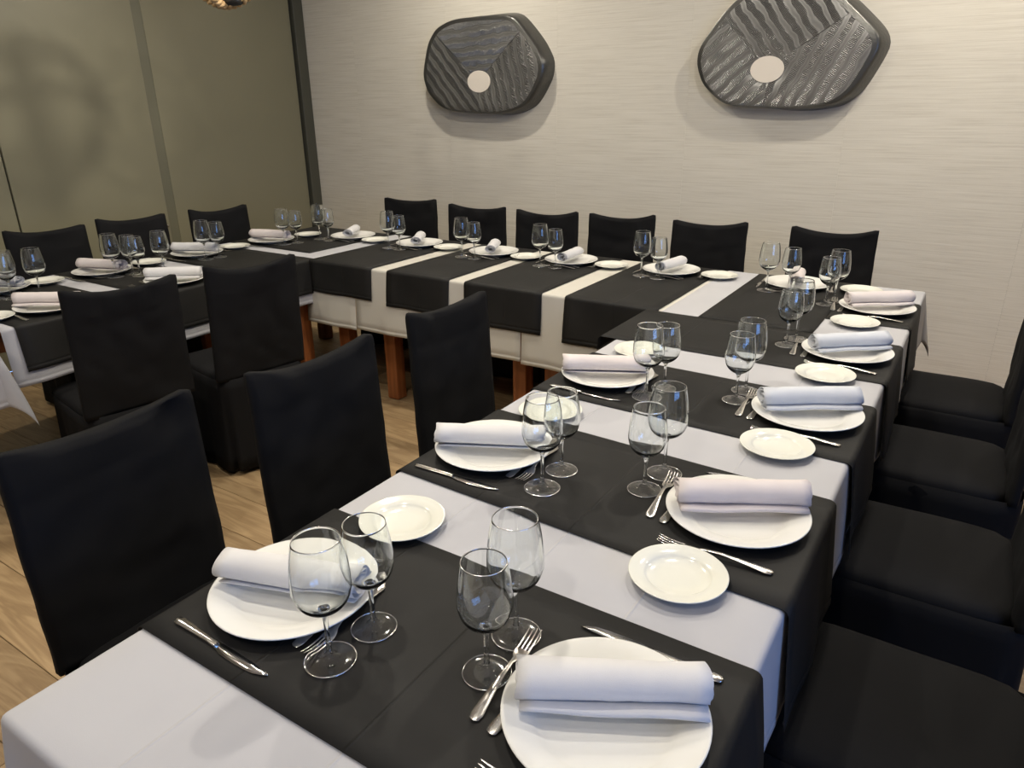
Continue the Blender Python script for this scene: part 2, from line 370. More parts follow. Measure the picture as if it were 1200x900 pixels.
def drape(name, x0, x1, y0, y1, z, hang, mt, seed=0, flare=.06, wave=.008, r=.010, corner=.16, th=.0012, skew=(0, 0), crease=0):
    hl, hr, hf, hb = hang
    us, vs_ = axis(x0, x1, hl, hr), axis(y0, y1, hf, hb)
    V = []
    rnd = random.Random(seed); ph = [rnd.uniform(0, 6.28) for _ in range(6)]
    for v in vs_:
        for u in us:
            du = (u-x1) if u > x1 else (u-x0 if u < x0 else 0); dv = (v-y1) if v > y1 else (v-y0 if v < y0 else 0)
            bx_, by_ = min(max(u, x0), x1), min(max(v, y0), y1)
            d = math.hypot(du, dv)
            if d == 0:
                zz = z + .0006*noise.noise(Vector((u*6, v*6, seed)))
                V.append((u, v, zz)); continue
            nx, ny = du/d, dv/d
            k = abs(nx*ny)*2                        # 1 on the corner diagonal
            fl = flare + (corner-flare)*k**1.2 if k > 0 else flare
            if d < r*PI/2: out = r*math.sin(d/r); dz = r*(1-math.cos(d/r))
            else:
                e_ = d-r*PI/2; out = r+e_*fl; dz = r+e_*math.sqrt(max(0, 1-fl*fl))
                s = v if abs(nx) > abs(ny) else u
                hd = (hr if nx > 0 else hl) if abs(nx) > abs(ny) else (hb if ny > 0 else hf)
                if abs(hd-d-.0195) < .001 and k < .05: out -= .0022       # stitched hem line
                out += .006*min(1, e_/.1)*(math.sin(s*17)*.6+math.sin(s*31+1)*.4)*(1-.7*k)
            V.append((bx_+nx*out, by_+ny*out, z-dz))
    if skew != (0, 0):                              # cloth lies slightly askew
        V = [(x, y+skew[0]*(x-(x0+x1)/2), zc) for x, y, zc in V]
    nu, nv = len(us), len(vs_)
    F = [(j*nu+i, j*nu+i+1, (j+1)*nu+i+1, (j+1)*nu+i) for j in range(nv-1) for i in range(nu-1)]
    cx, cy = (x0+x1)/2, (y0+y1)/2
    V = [(x-cx, y-cy, zc-z) for x, y, zc in V]
    me = me_from(name, V, F)
    o = link(name, me, mt); o.location = (cx, cy, z)
    s = o.modifiers.new('solid', 'SOLIDIFY'); s.thickness = th; s.offset = 1
    return o
X0, X1 = -.985, -.16           # right table
W1, W2 = 2.63, 3.455           # back table (y)
Z0, Z1 = -3.82, -3.0           # left table (x)
table('dining_table', X0+.01, X1-.01, .27, 1.24, 'wooden dining table nearest the camera under a lavender white cloth')
table('dining_table', X0+.01, X1-.01, 1.26, 2.32, 'wooden dining table in the middle of the right-hand row')
table('dining_table', X0+.01, X1-.01, 2.34, 3.44, 'wooden dining table at the back right corner by the wall')
table('dining_table', -1.65+.01, -.995, W1+.05-.005, W2-.02, 'wooden dining table right of centre in the back row, mostly hidden')
table('dining_table', -2.45, -1.645, W1+.05, W2-.02, 'wooden dining table in the middle of the back row, orange legs in view')
table('dining_table', -2.985, -2.47, W1+.05, W2-.02, 'wooden dining table left of centre in the back row')
table('dining_table', Z0+.01, Z1-.02, 2.54, 3.43, 'wooden dining table in the back left corner, one orange leg in view')
table('dining_table', Z0+.01, Z1-.06, .76, 2.52, 'wooden dining table in the left row beside the olive wall')
table('dining_table', Z0+.01, Z1-.05, .255, .72, 'wooden dining table at the left edge of the photo')
cl = 'tablecloth'
tag(drape(cl, X0, X1, .255, 1.25, ZT+.001, (.24, .24, .30, 0), M['white'], 1), 'lavender white tablecloth on the table nearest the camera', 'tablecloth')
tag(drape(cl, X0, X1, 1.23, 2.33, ZT+.0022, (.24, .25, 0, 0), M['white'], 2), 'lavender white tablecloth in the middle of the right-hand row', 'tablecloth')
tag(drape(cl, X0, X1+.005, 2.31, 3.46, ZT+.0034, (.05, .225, 0, .215), M['white'], 3, corner=.26), 'lavender white tablecloth with a drooping corner beside the back wall', 'tablecloth')
tag(drape(cl, -1.64, -.96, W1, W2, ZT+.001, (0, 0, .34, .25), M['cream'], 4), 'cream tablecloth on the right end of the back table', 'tablecloth')
tag(drape(cl, -2.655, -1.645, W1, W2, ZT+.001, (0, 0, .33, .25), M['cream'], 5), 'cream tablecloth in the middle of the back table', 'tablecloth')
tag(drape(cl, -3.02, -2.66, W1, W2, ZT+.001, (0, 0, .34, .25), M['cream'], 6), 'narrow cream tablecloth at the left end of the back table', 'tablecloth')
tag(drape(cl, Z0, Z1, 1.12, 3.47, ZT+.0016, (.25, .235, 0, .25), M['white'], 7), 'white tablecloth on the left table beside the olive wall', 'tablecloth')
tag(drape(cl, Z0, Z1+.05, .24, 1.055, ZT+.003, (.25, .275, .25, .26), M['white'], 8, flare=.10, corner=.24), 'white tablecloth with a hanging pointed corner at the left photo edge', 'tablecloth')
ZR = ZT+.0052
def runner(x0, x1, y0, y1, hang, label, seed, mt='runner', z=ZR, **k):
    k.setdefault('flare', .09)
    return tag(drape('table_runner', x0, x1, y0, y1, z, hang, M[mt], seed, r=.0135, th=.001, **k), label, 'table runner')
runner(X0-.004, X1+.005, .449, .866, (.20, .25, 0, 0), 'black runner across the right table, nearest the camera', 11)
runner(X0-.004, X1+.005, 1.041, 1.443, (.20, .25, 0, 0), 'black runner across the right table, second from the camera', 12, skew=(-.045, 0))
runner(X0-.004, X1+.005, 1.625, 2.005, (.20, .25, 0, 0), 'black runner across the right table, third from the camera', 13, skew=(-.03, 0))
runner(X0-.06, X1+.005, 2.187, 2.597, (.06, .25, 0, 0), 'black runner across the right table, fourth from the camera', 14)
runner(-.84, -.427, 2.597, W2, (0, 0, 0, .2), 'black runner laid lengthwise at the corner of right and back tables', 15, z=ZR+.0012)
runner(-.445, X1+.005, 2.812, 3.212, (0, .22, 0, 0), 'short black runner over the far right corner of the tables', 16, z=ZR+.0006)
for i, (a, b, ln) in enumerate(((-2.985, -2.535, 'leftmost'), (-2.434, -2.045, 'second from left'), (-1.958, -1.541, 'third from left'), (-1.428, -1.008, 'rightmost'))):
    runner(a, b, W1, W2, (0, 0, .172+.012*i, .17), 'black runner hanging off the back table front, '+ln, 20+i)
runner(Z0, Z1+.004, 1.167, 1.62, (.17, .185, 0, 0), 'black runner across the left table, nearest the camera', 31)
runner(Z0, Z1+.004, 1.722, 2.12, (.17, .185, 0, 0), 'black runner across the left table, second from the camera', 32)
runner(Z0, Z1+.004, 2.222, 2.655, (.17, .185, 0, 0), 'black runner across the left table, third from the camera', 33)
runner(Z0, -3.125, 2.752, W2, (.17, 0, 0, .17), 'black runner in the far left corner of the tables', 34)
runner(Z0, Z1+.035, .42, .86, (.17, .19, 0, 0), 'black runner on the left table just outside the photo edge', 35, z=ZR+.004)

# ------------------------------------------------------------------ chairs
def make_chair(seed, lean=3.0, corner_up=(0, 0), D=.42):
    """local: sitter faces +y, origin on the floor under the seat centre"""
    rnd = random.Random(seed); W = .405
    e = empty('dining_chair')
    sd = seed*7.3
    def wr(p, a=.004, s=7.0): return a*noise.noise(Vector((p[0]*s+sd, p[1]*s, p[2]*s*1.4)))
    # --- seat cushion: rounded slab
    nx, ny = 18, 18; V = []; F = []
    prof = []
    # superellipse outline rings from top centre to bottom
    rings = [(0.0, .470), (.35, .4715), (.7, .4705), (.88, .468), (.95, .463), (.985, .455), (1.0, .443), (1.004, .42), (1.0, .385), (.985, .372), (.9, .366), (0, .366)]
    n = 44
    def outl(t, k):
        c, s = math.cos(t), math.sin(t); p = 7.5
        rr = (abs(c)**p+abs(s)**p)**(-1/p); return c*rr*W/2*k, s*rr*D/2*k
    for k, z in rings:
        if k == 0: V.append((0, 0, z)); continue
        for i in range(n):
            x, y = outl(2*PI*i/n, k); V.append((x+wr((x, y, z), .004), y+wr((y, x, z), .003), z+wr((x, y, z+3), .004, 5)))
    idx = lambda r, i: 1+(r-1)*n+i % n
    for i in range(n): F.append((0, idx(1, i), idx(1, i+1)))
    last = len(V)-1
    for r in range(1, len(rings)-2):
        for i in range(n): F.append((idx(r, i), idx(r+1, i), idx(r+1, i+1), idx(r, i+1)))
    for i in range(n): F.append((idx(len(rings)-2, i), last, idx(len(rings)-2, i+1)))
    link('seat', me_from('seat', V, F), M['chair'], e)
    # --- skirt: from under the cushion to the floor with inverted pleats at the corners
    V = []; F = []; n = 120; zs = [.446, .40, .33, .25, .16, .08, .022]
    for z in zs:
        t_ = (.446-z)/.424
        for i in range(n):
            a = 2*PI*i/n; x, y = outl(a, 1.012+.05*t_)
            # back reaches behind the backrest
            if y < 0: y = y*(1+.16)
            cor = max(0, 1-abs(((a+PI/4) % (PI/2))-PI/4 - 0)/.0001) if False else 0
            dang = abs(((a) % (PI/2))-PI/4)          # 0 at the corners
            pin = math.exp(-(dang/.045)**2)*.05*t_
            rip = .006*t_*math.sin(a*9+sd)+.004*t_*math.sin(a*17+sd*2)
            l = math.hypot(x, y); x -= x/l*(pin-rip); y -= y/l*(pin-rip); V.append((x, y, z))
    for j in range(len(zs)-1):
        for i in range(n): F.append((j*n+i, (j+1)*n+i, (j+1)*n+(i+1) % n, j*n+(i+1) % n))
    s = link('skirt', me_from('skirt', V, F), M['chair'], e); md = s.modifiers.new('solid', 'SOLIDIFY'); md.thickness = .0015; md.offset = -1
    # --- backrest sleeve
    nu, nv = 22, 26; th = .042; zb = .44
    dip = .022+.008*rnd.random(); sk = rnd.uniform(-.25, .25); up0, up1 = corner_up
    def pt(u, v, side):
        # u -1..1 across, v 0..1 up, side +1 front -1 back
        zt = .930-dip*(1-min(1, abs(u-sk*.3))**2.2)+(up1 if u > 0 else up0)*abs(u)**2-.006*max(0, (abs(u)-.93)/.07)**2
        z = zb+(zt-zb)*v
        wdt = W/2*(1.0-.012*v+.01*(1-v))
        x = u*wdt
        y0 = -D/2+.012-math.tan(R(lean))*(z-zb)-.012*(1-u*u)*v
        rnd_e = math.sqrt(max(0, 1-abs(u)**8)); rt = math.sqrt(max(0, 1-max(0, (v-.965)/.035)**2)) if v > .965 else 1
        hth = th/2*max(.45, rnd_e)*max(.55, rt)
        if side > 0: hth -= .004*math.sin(v*PI)*(1-u*u)
        wk = .012*math.exp(-((v-.93+.03*math.sin(u*3+sd))/.035)**2)*noise.noise(Vector((u*2.5+sd, v*5, 1)))*2.0
        wk += .008*noise.noise(Vector((u*2.2+sd, v*3.3+u*1.1, side)))+.004*noise.noise(Vector((u*4+v*3+sd, v*9, side)))+.0035*math.sin(v*34+u*(2.5*math.sin(sd))+sd)*math.exp(-((v-.86)/.10)**2)
        # diagonal pull creases low on the sleeve
        wk += .0025*noise.noise(Vector((u*3+v*4+sd, v*7, side*2)))
        return (x+.003*noise.noise(Vector((sd, v*6, u*2))), y0-th/2+side*(hth)+side*wk*rnd_e*rt, z)
    V = [pt(-1+2*i/nu, j/nv if j < nv-3 else [.955, .975, .99, 1][j-nv+3], 1) for j in range(nv+1) for i in range(nu+1)]
    K = len(V)
    V += [pt(-1+2*i/nu, j/nv if j < nv-3 else [.955, .975, .99, 1][j-nv+3], -1) for j in range(nv+1) for i in range(nu+1)]
    g = lambda s_, i, j: s_*K+j*(nu+1)+i
    F = []
    for j in range(nv):
        for i in range(nu):
            F.append((g(0, i, j), g(0, i+1, j), g(0, i+1, j+1), g(0, i, j+1))); F.append((g(1, i, j), g(1, i, j+1), g(1, i+1, j+1), g(1, i+1, j)))
    for j in range(nv):
        F.append((g(0, 0, j), g(0, 0, j+1), g(1, 0, j+1), g(1, 0, j))); F.append((g(0, nu, j), g(1, nu, j), g(1, nu, j+1), g(0, nu, j+1)))
    for i in range(nu):
        F.append((g(0, i, nv), g(0, i+1, nv), g(1, i+1, nv), g(1, i, nv))); F.append((g(0, i, 0), g(1, i, 0), g(1, i+1, 0), g(0, i+1, 0)))
    link('backrest', me_from('backrest', V, F), M['chair'], e)
    for sx in (-1, 1):
        for sy in (-1, 1):
            x, y = sx*.165, sy*.17
            box('leg', (x-.018, y-.018, 0), (x+.018, y+.018, .38), M['dark'], e)
    return e
def chair_at(top, heading, label, seed, group, lean=3.0, cu=(0, 0), D=.42):
    """top: x,y of the middle of the backrest top; heading: direction (deg) the sitter faces"""
    e = make_chair(seed, lean, cu, D); rz = R(heading-90)
    off = Vector((0, -D/2-.01-math.tan(R(lean))*.49, 0)); off.rotate(Matrix.Rotation(rz, 3, 'Z'))
    e.location = (top[0]-off.x, top[1]-off.y, 0); e.rotation_euler = (0, 0, rz); tag(e, label, 'chair', group); return e
gL = 'black covered chairs on the left side of the right table'
chair_at((-1.425, .665), 0, 'black covered chair with backrest nearest the camera, bottom left', 1, gL, 2, (0, .004))
chair_at((-1.375, 1.185), -3, 'black covered chair second from the camera, left of the right table', 2, gL, 3, (0, .01))
chair_at((-1.385, 1.765), 0, 'black covered chair third from the camera, left of the right table', 3, gL, 3, (-.004, .012))
gR = 'black covered chairs with seats showing along the right edge'
for i, (yc, nm) in enumerate(((1.228, 'nearest'), (1.835, 'second nearest'), (2.44, 'third nearest'), (3.075, 'farthest'))):
    chair_at(((.275, .245, .23, .22)[i], yc), 180, 'black covered chair on the right side of the photo, %s seat' % nm, 11+i, gR, 1.0, D=.455)
gB = 'black covered chairs along the back wall'
for i, (x, y, h) in enumerate(((-3.31, 3.85, -80), (-2.70, 3.775, -81), (-2.175, 3.75, -85), (-1.725, 3.82, -89), (-1.21, 3.80, -90), (-.605, 3.855, -90))):
    chair_at((x, y), h, 'black covered chair against the back wall, '+['leftmost', 'second from left', 'third from left', 'fourth from left', 'second from right', 'rightmost'][i], 21+i, gB, 2, ((0, 0), (0, 0), (.004, .006), (.01, .0), (.01, 0), (.012, 0))[i])
gO = 'black covered chairs in front of the olive wall'
for i, (x, y, nm) in enumerate(((-4.185, 1.90, 'leftmost'), (-4.185, 2.38, 'middle'), (-4.09, 2.90, 'rightmost'))):
    chair_at((x, y), -4, 'black covered chair in front of the olive wall, %s of three' % nm, 31+i, gO, 2, (0, .012))
gI = 'black covered chairs seen from behind at the left table'
chair_at((-2.575, 1.375), 170, 'black covered chair seen from behind at the left table, nearer one', 41, gI, 4, (.012, 0))
chair_at((-2.49, 1.88), 170, 'black covered chair seen from behind at the left table, farther one', 42, gI, 4, (.014, 0))

# ------------------------------------------------------------------ tableware prototypes
def plate_me(name, r, h, mt, well=.68):
    p = [(0, .004), (r*well*.55, .0042), (r*well*.92, .0055), (r*well, .0085), (r*well*1.06, .0115), (r*.86, h*.80), (r*.955, h*.97), (r*.985, h), (r, h*.985), (r*1.0, h*.90),
         (r*.95, h*.78), (r*.80, h*.48), (r*well*.92, .0012), (r*well*.90, 0), (r*well*.84, 0), (r*well*.82, .0018), (0, .0018)]
    vs, fs = lathe(p, 72); me = me_from(name, vs, fs); me.materials.append(mt); return me
dinner_me = plate_me('dinner_plate', .136, .021, M['china'])
bread_me = plate_me('bread_plate', .0835, .015, M['china2'], .66)
def lathe_me(name, prof, mt, n=48, rim=None):
    vs, fs = lathe(prof, n); me = bpy.data.meshes.new(name); me.from_pydata(vs, [], fs)
    for q_ in mt: me.materials.append(q_)
    if rim:
        for p in me.polygons:
            if rim(p.center): p.material_index = 1
    return me
def glass_meshes(h, zb, rb, rr, rf, tag_):
    """foot, stem and bowl: each an open shell, together one closed outer surface"""
    foot = [(0, 0), (rf*.5, .0001), (rf-.0012, 0), (rf-.0003, .0004), (rf, .0011), (rf-.0003, .0018), (rf-.0012, .0022), (rf*.75, .0028), (rf*.45, .0042), (rf*.24, .0080), (.0052, .013)]
    f_ = lathe_me('foot', foot, (M['thin'], M['rim']), 64, lambda c: math.hypot(c.x, c.y) > rf-.0010)
    stem = [(.0052, .013), (.0041, .024), (.0036, .04), (.0035, zb*.70), (.0039, zb-.014), (.0055, zb-.006), (.0092, zb-.0005)]
    s_ = lathe_me('stem', smooth_prof(stem, 3), (M['solid'],), 32)
    out = [(.0092, zb-.0005), (.0175, zb+.0035), (rb*.70, zb+.0115), (rb*.88, zb+.022), (rb*.985, zb+.037), (rb, zb+.047), (rb*.975, zb+(h-zb)*.58), (rb*.90, zb+(h-zb)*.80), (rr, h-.0006)]
    o2 = smooth_prof(out, 5)
    inn = [(0, zb+.0050), (.008, zb+.0056), (.0165, zb+.0080), (rb*.70-.0013, zb+.0140), (rb*.88-.0011, zb+.0232), (rb*.985-.001, zb+.0375), (rb-.001, zb+.047), (rb*.975-.001, zb+(h-zb)*.58), (rb*.90-.001, zb+(h-zb)*.80), (rr-.001, h-.0006)]
    ring = o2+[(rr-.0002, h), (rr-.0008, h)]+smooth_prof(inn, 5)[::-1]
    b_ = lathe_me('bowl', ring, (M['solid'], M['rim']), 56, lambda c: c.z > h-.0019)
    return f_, s_, b_
big = glass_meshes(.206, .088, .0425, .0335, .0385, 'b'); small = glass_meshes(.188, .080, .0395, .0320, .0360, 's')
# cutlery: ribbon along +x, origin at the middle
def ribbon(sts, n=8):
    """stations (x, halfwidth, z, halfthick)"""
    V = []; F = []
    for x, hw, z, ht in sts:
        for k in range(n):
            a = 2*PI*k/n; V.append((x, hw*math.copysign(abs(math.cos(a))**.8, math.cos(a)), z+ht*math.copysign(abs(math.sin(a))**.8, math.sin(a))))
    K = len(sts)
    for i in range(K-1):
        for k in range(n): F.append((i*n+k, i*n+(k+1) % n, (i+1)*n+(k+1) % n, (i+1)*n+k))
    F += [tuple(range(n)), tuple(range((K-1)*n, K*n))[::-1]]
    return V, F
def fork_me(s=1.0):
    # handle end at x=0, tines end at x=.205
    sts = [(.0, .003, .002, .0009), (.003, .0078, .0022, .0013), (.012, .0098, .0028, .0014), (.03, .0085, .0050, .0013), (.06, .0060, .0085, .0013), (.09, .0042, .0110, .0014), (.118, .0034, .0100, .0015),
           (.132, .0050, .0065, .0013), (.141, .0095, .0040, .0010), (.150, .0122, .0030, .0009), (.158, .0125, .0028, .0008)]
    V, F = ribbon(sts)
    for k in range(4):
        y = (-1.5+k)*.0068
        v, f = ribbon([(.1565, .0021, .0028, .0008), (.175, .0017, .0034, .0008), (.192, .0014, .0060, .0007), (.203, .0011, .0092, .0006), (.2055, .0004, .0100, .0003)], 6)
        o = len(V); V += [(a, b+y, c) for a, b, c in v]; F += [tuple(i+o for i in q) for q in f]
    V = [((a-.1)*s, b*s, c*s) for a, b, c in V]
    me = me_from('fork', V, F); me.materials.append(M['steel']); return me
def knife_mes(s=1.0):
    V, F = ribbon([(0, .0035, .0028, .0012), (.003, .0070, .0030, .0018), (.012, .0082, .0033, .0020), (.05, .0066, .0035, .0022), (.085, .0054, .0036, .0024), (.098, .0060, .0036, .0024), (.104, .0060, .0034, .0018)])
    h = me_from('handle', [((a-.11)*s, b*s, c*s) for a, b, c in V], F); h.materials.append(M['steel'])
    V = []; F = []
    for x, lo, hi in [(.101, -.0055, .0055), (.112, -.0068, .0060), (.122, -.0095, .0066), (.15, -.0102, .0070), (.18, -.0092, .0070), (.20, -.0062, .0064), (.214, -.0010, .0050), (.221, .0025, .0036)]:
        V += [(x, lo, .0014), (x, hi, .0010), (x, hi, .0030), (x, lo, .0018)]
    for i in range(7):
        for k in range(4): F.append((i*4+k, i*4+(k+1) % 4, i*4+4+(k+1) % 4, i*4+4+k))
    F += [(0, 1, 2, 3), (31, 30, 29, 28)]
    b = me_from('blade', [((a-.11)*s, c_*s, d*s) for a, c_, d in V], F); b.materials.append(M['steel_blade']); return h, b
def spoon_me(s=.92):
    sts = [(0, .003, .002, .0009), (.003, .0078, .0022, .0013), (.012, .0098, .0028, .0014), (.03, .0085, .005, .0013), (.06, .006, .0085, .0013), (.09, .0042, .0105, .0014), (.12, .0036, .0085, .0015), (.135, .0065, .0050, .0012),
           (.15, .0150, .0030, .0010), (.17, .0195, .0022, .0010), (.19, .0175, .0030, .0010), (.202, .0105, .0048, .0009), (.207, .003, .0060, .0006)]
    V, F = ribbon(sts, 10)
    me = me_from('dessert_spoon', [((a-.103)*s, b*s, c*s) for a, b, c in V], F); me.materials.append(M['steel']); return me
fk_me, dfk_me, sp_me = fork_me(1.0), fork_me(.93), spoon_me()
for q in (fk_me, dfk_me, sp_me): auto(q, 60)
kn_h, kn_b = knife_mes(); auto(kn_h, 60)
def napkin_me(seed, ln=.235, r=.026, flap=True):
    """roll along +x; cross section in y,z: flattened spiral with a loose flap lying in front (-y)"""
    rnd = random.Random(seed); sec = []
    turns = 2.1
    for i in range(44):
        t = i/43; a = t*turns*2*PI+PI*.2; rr = r*(.28+.72*t**.7)
        sec.append((rr*1.12*math.cos(a), rr*.86*math.sin(a)))
    # sec ends on the outside; unwind: continue down the front and lay the flap forward
    a_end = turns*2*PI+PI*.2
    zmin = -r*.86
    a = a_end
    while a < a_end+PI*1.05:
        a += .28; rr = r*1.03; sec.append((rr*1.12*math.cos(a), rr*.86*math.sin(a)))
    # flap: second layer running under the roll and out the front
    y0 = sec[-1][0]
    base = [( r*.9, -r*.80), (r*.3, -r*.93), (-r*.5, -r*.98), (-r*1.2, -r*.98), (-r*1.55, -r*.90), (-r*1.62, -r*.76), (-r*1.45, -r*.66), (-r*1.1, -r*.64), (-r*.75, -r*.66)]
    K = 13; V = []; F = []; ns = len(sec); nb = len(base)
    fo = rnd.uniform(-.12, .12)
    for k in range(K):
        t = k/(K-1); x = (t-.5)*ln
        sc_ = 1+.05*math.sin(t*5+seed)+(.05 if k in (0, K-1) else 0)
        for j, (yy, zz) in enumerate(sec):
            w_ = .0012*noise.noise(Vector((x*30, j*.3, seed)))
            V.append((x+.0025*math.sin(j*.7+seed) if k in (0, K-1) else x, yy*sc_+w_, zz*(.98+.03*math.sin(t*4+seed*2))+w_+r))
    for k in range(K-1):
        for j in range(ns-1):
            F.append((k*ns+j, k*ns+j+1, (k+1)*ns+j+1, (k+1)*ns+j))
    o = len(V)
    for k in range(K if flap else 0):
        t = k/(K-1); x = (t-.5)*(ln*.97)
        for yy, zz in base:
            e_ = max(0, -yy/r-.5)
            V.append((x, yy+(fo*(t-.5)*r*2)*e_, zz+r+.0015*math.sin(t*9+seed)*e_+.0006))
    for k in range(K-1 if flap else 0):
        for j in range(nb-1):
            F.append((o+k*nb+j, o+k*nb+j+1, o+(k+1)*nb+j+1, o+(k+1)*nb+j))
    me = bpy.data.meshes.new('napkin_roll'); me.from_pydata(V, [], F); return me
def put(name, me, loc, rz, label, cat, group, parts=()):
    if me is not None:
        o = link(name, me, None); o.location = loc; o.rotation_euler = (0, 0, rz)
    else:
        o = empty(name, loc, rz)
        for pn, pm_ in parts: link(pn, pm_, None, o)
    return tag(o, label, cat, group)
ZC = ZR+.0022      # resting height on a runner
NAP = {'w': ('nap_white', 'white'), 'p': ('nap_pink', 'pale pink'), 'c': ('nap_cool', 'cool white')}
def setting(place, P0, head, glasses, nap, bread=None, napang=None, napoff=(0, .02), skip=(), seed=0, side_dessert=1, fork_dy=0, dessert=.152, fork_x=-.148):
    """head: direction the sitter faces (deg). Local frame: +y into the table, +x to the sitter's right"""
    rz = R(head-90); Rm = Matrix.Rotation(rz, 3, 'Z')
    rnd = random.Random(seed)
    def wl_(x, y): v_ = Rm @ Vector((x, y, 0)); return (P0[0]+v_.x, P0[1]+v_.y)
    col, cn = NAP[nap]
    o = put('dinner_plate', dinner_me, (P0[0], P0[1], ZC), 0, 'dinner plate under %s napkin, %s' % (cn, place), 'plate', 'dinner plates')
    nm = napkin_me(seed, .250) if head != -90 else napkin_me(seed, .20, .024, False); nm.materials.append(M[col])
    na = R(napang if napang is not None else 30)
    n_ = link('napkin_roll', nm, None); n_.location = (P0[0]+napoff[0], P0[1]+napoff[1], ZC+.0215); n_.rotation_euler = (0, 0, na+(PI if head > -60 and head < 60 else 0))
    s_ = n_.modifiers.new('solid', 'SOLIDIFY'); s_.thickness = .0016; s_.offset = 0
    tag(n_, 'rolled %s cloth napkin, %s' % (cn, place), 'napkin', 'rolled napkins')
    if bread: put('bread_plate', bread_me, (bread[0], bread[1], ZC), 0, 'small ivory bread plate, %s' % place, 'plate', 'bread plates')
    for k, g in enumerate(glasses):
        ft, s, b = (big, small)[k]
        put('wine_glass', None, (g[0], g[1], ZC-.0004), rnd.uniform(0, 6), '%s empty wine glass, %s' % (('taller', 'shorter')[k], place), 'glass', 'wine glasses', (('foot', ft), ('stem', s), ('bowl', b)))
    if 'fork' not in skip:
        x, y = wl_(fork_x+rnd.uniform(-.006, .006), -.008+fork_dy); put('fork', fk_me, (x, y, ZC), rz+PI/2+R(rnd.uniform(2, 9)), 'steel dinner fork, %s' % place, 'fork', 'dinner forks')
    if 'knife' not in skip:
        x, y = wl_(.150, 0); put('knife', None, (x, y, ZC), rz+PI/2+R(rnd.uniform(-2, 2)), 'steel dinner knife, %s' % place, 'knife', 'dinner knives', (('handle', kn_h), ('blade', kn_b)))
    if 'dessert' not in skip:
        x, y = wl_(.0, dessert+(.002 if side_dessert > 0 else .016)); put('dessert_fork', dfk_me, (x, y, ZC+.0002), rz+R(rnd.uniform(3, 8)), 'dessert fork behind plate, %s' % place, 'fork', 'dessert forks')
        x, y = wl_(-.004, dessert+(-.04 if side_dessert > 0 else -.004)); put('dessert_spoon', sp_me, (x, y, ZC), rz+(PI if side_dessert < 0 else 0)+R(rnd.uniform(-4, 0)), 'dessert spoon behind plate, %s' % place, 'spoon', 'dessert spoons')
OR = ['nearest', 'second', 'third', 'fourth', 'farthest']
q = "%s place on the right table's right side"
setting(q % OR[0], (-.295, .667), 180, [(-.482, .746), (-.475, .657)], 'w', None, 29.5, (-.003, .026), seed=1)
setting(q % OR[1], (-.297, 1.256), 180, [(-.483, 1.351), (-.492, 1.263)], 'p', (-.323, 1.008), 29, (.0, .020), seed=2)
setting(q % OR[2], (-.289, 1.834), 180, [(-.471, 1.928), (-.474, 1.846)], 'c', (-.306, 1.602), 33, (-.002, .026), seed=3)
setting(q % OR[3], (-.287, 2.406), 180, [(-.461, 2.493), (-.473, 2.409)], 'c', (-.305, 2.159), 40, (.002, .010), seed=4)
setting(q % OR[4], (-.282, 3.030), 180, [(-.447, 3.097), (-.466, 3.024)], 'p', (-.321, 2.781), 35, (.0, .020), seed=5)
q = "%s place on the right table's left side"
setting(q % OR[0], (-.846, .635), 0, [(-.684, .556), (-.678, .642)], 'w', (-.838, .894), 19, (.004, -.008), seed=6, side_dessert=-1, dessert=.104, fork_dy=-.018, fork_x=-.118)
setting(q % OR[1], (-.862, 1.245), 0, [(-.678, 1.156), (-.682, 1.247)], 'w', (-.858, 1.504), 27, (.0, -.012), seed=7, side_dessert=-1, dessert=.108, fork_dy=-.018, fork_x=-.118)
setting(q % 'farthest', (-.850, 1.828), 0, [(-.691, 1.743), (-.673, 1.829)], 'p', (-.857, 2.085), 27, (.0, -.012), seed=8, side_dessert=-1, dessert=.108, fork_dy=-.018, fork_x=-.118)
q = '%s place on the back table'
MO = ['leftmost', 'second from left', 'third from left', 'fourth from left', 'fifth from left', 'rightmost']
MP = [(-3.26, 3.235), (-2.731, 3.235), (-2.209, 3.235), (-1.737, 3.245), (-1.21, 3.275), (-.634, 3.282)]
MB_ = [(-3.05, 3.207), (-2.518, 3.232), (-1.993, 3.221), (-1.511, 3.247), (-.979, 3.283), (-.376, 3.300)]
MG = [[(-3.407, 3.099), (-3.32, 3.09)], [(-2.829, 3.08), (-2.747, 3.08)], [(-2.311, 3.083), (-2.227, 3.078)], [(-1.832, 3.093), (-1.745, 3.093)], [(-1.307, 3.14), (-1.219, 3.125)], [(-.729, 3.14), (-.640, 3.15)]]
MA = [120, 121, 116, 93, 80, 98]
for i in range(6):
    setting(q % MO[i], MP[i], -90, MG[i], 'w' if i != 5 else 'p', MB_[i], MA[i], (0, -.01), seed=20+i, dessert=.135)
q = "%s place on the left table's wall side"
setting(q % 'farthest', (-3.60, 2.889), 0, [(-3.457, 2.865), (-3.432, 2.94)], 'p', (-3.564, 3.144), 17, (-.01, .0), seed=31, dessert=.11)
setting(q % 'second farthest', (-3.623, 2.395), 0, [(-3.47, 2.341), (-3.466, 2.424)], 'w', (-3.62, 2.641), 27, (.0, -.01), seed=32, dessert=.11)
setting(q % 'third farthest', (-3.62, 1.862), 0, [(-3.484, 1.848), (-3.475, 1.933)], 'p', (-3.633, 2.116), 19, (.0, .0), seed=33, dessert=.10)
setting(q % 'nearest', (-3.668, 1.403), 0, [(-3.515, 1.33), (-3.56, 1.42)], 'w', (-3.647, 1.599), 25, (0, 0), seed=34, skip=('fork', 'dessert'))
q = "%s place on the left table's near side"
setting(q % 'farther', (-3.125, 1.930), 180, [(-3.35, 2.02), (-3.40, 1.925)], 'w', None, 40, (0, .0), seed=41)
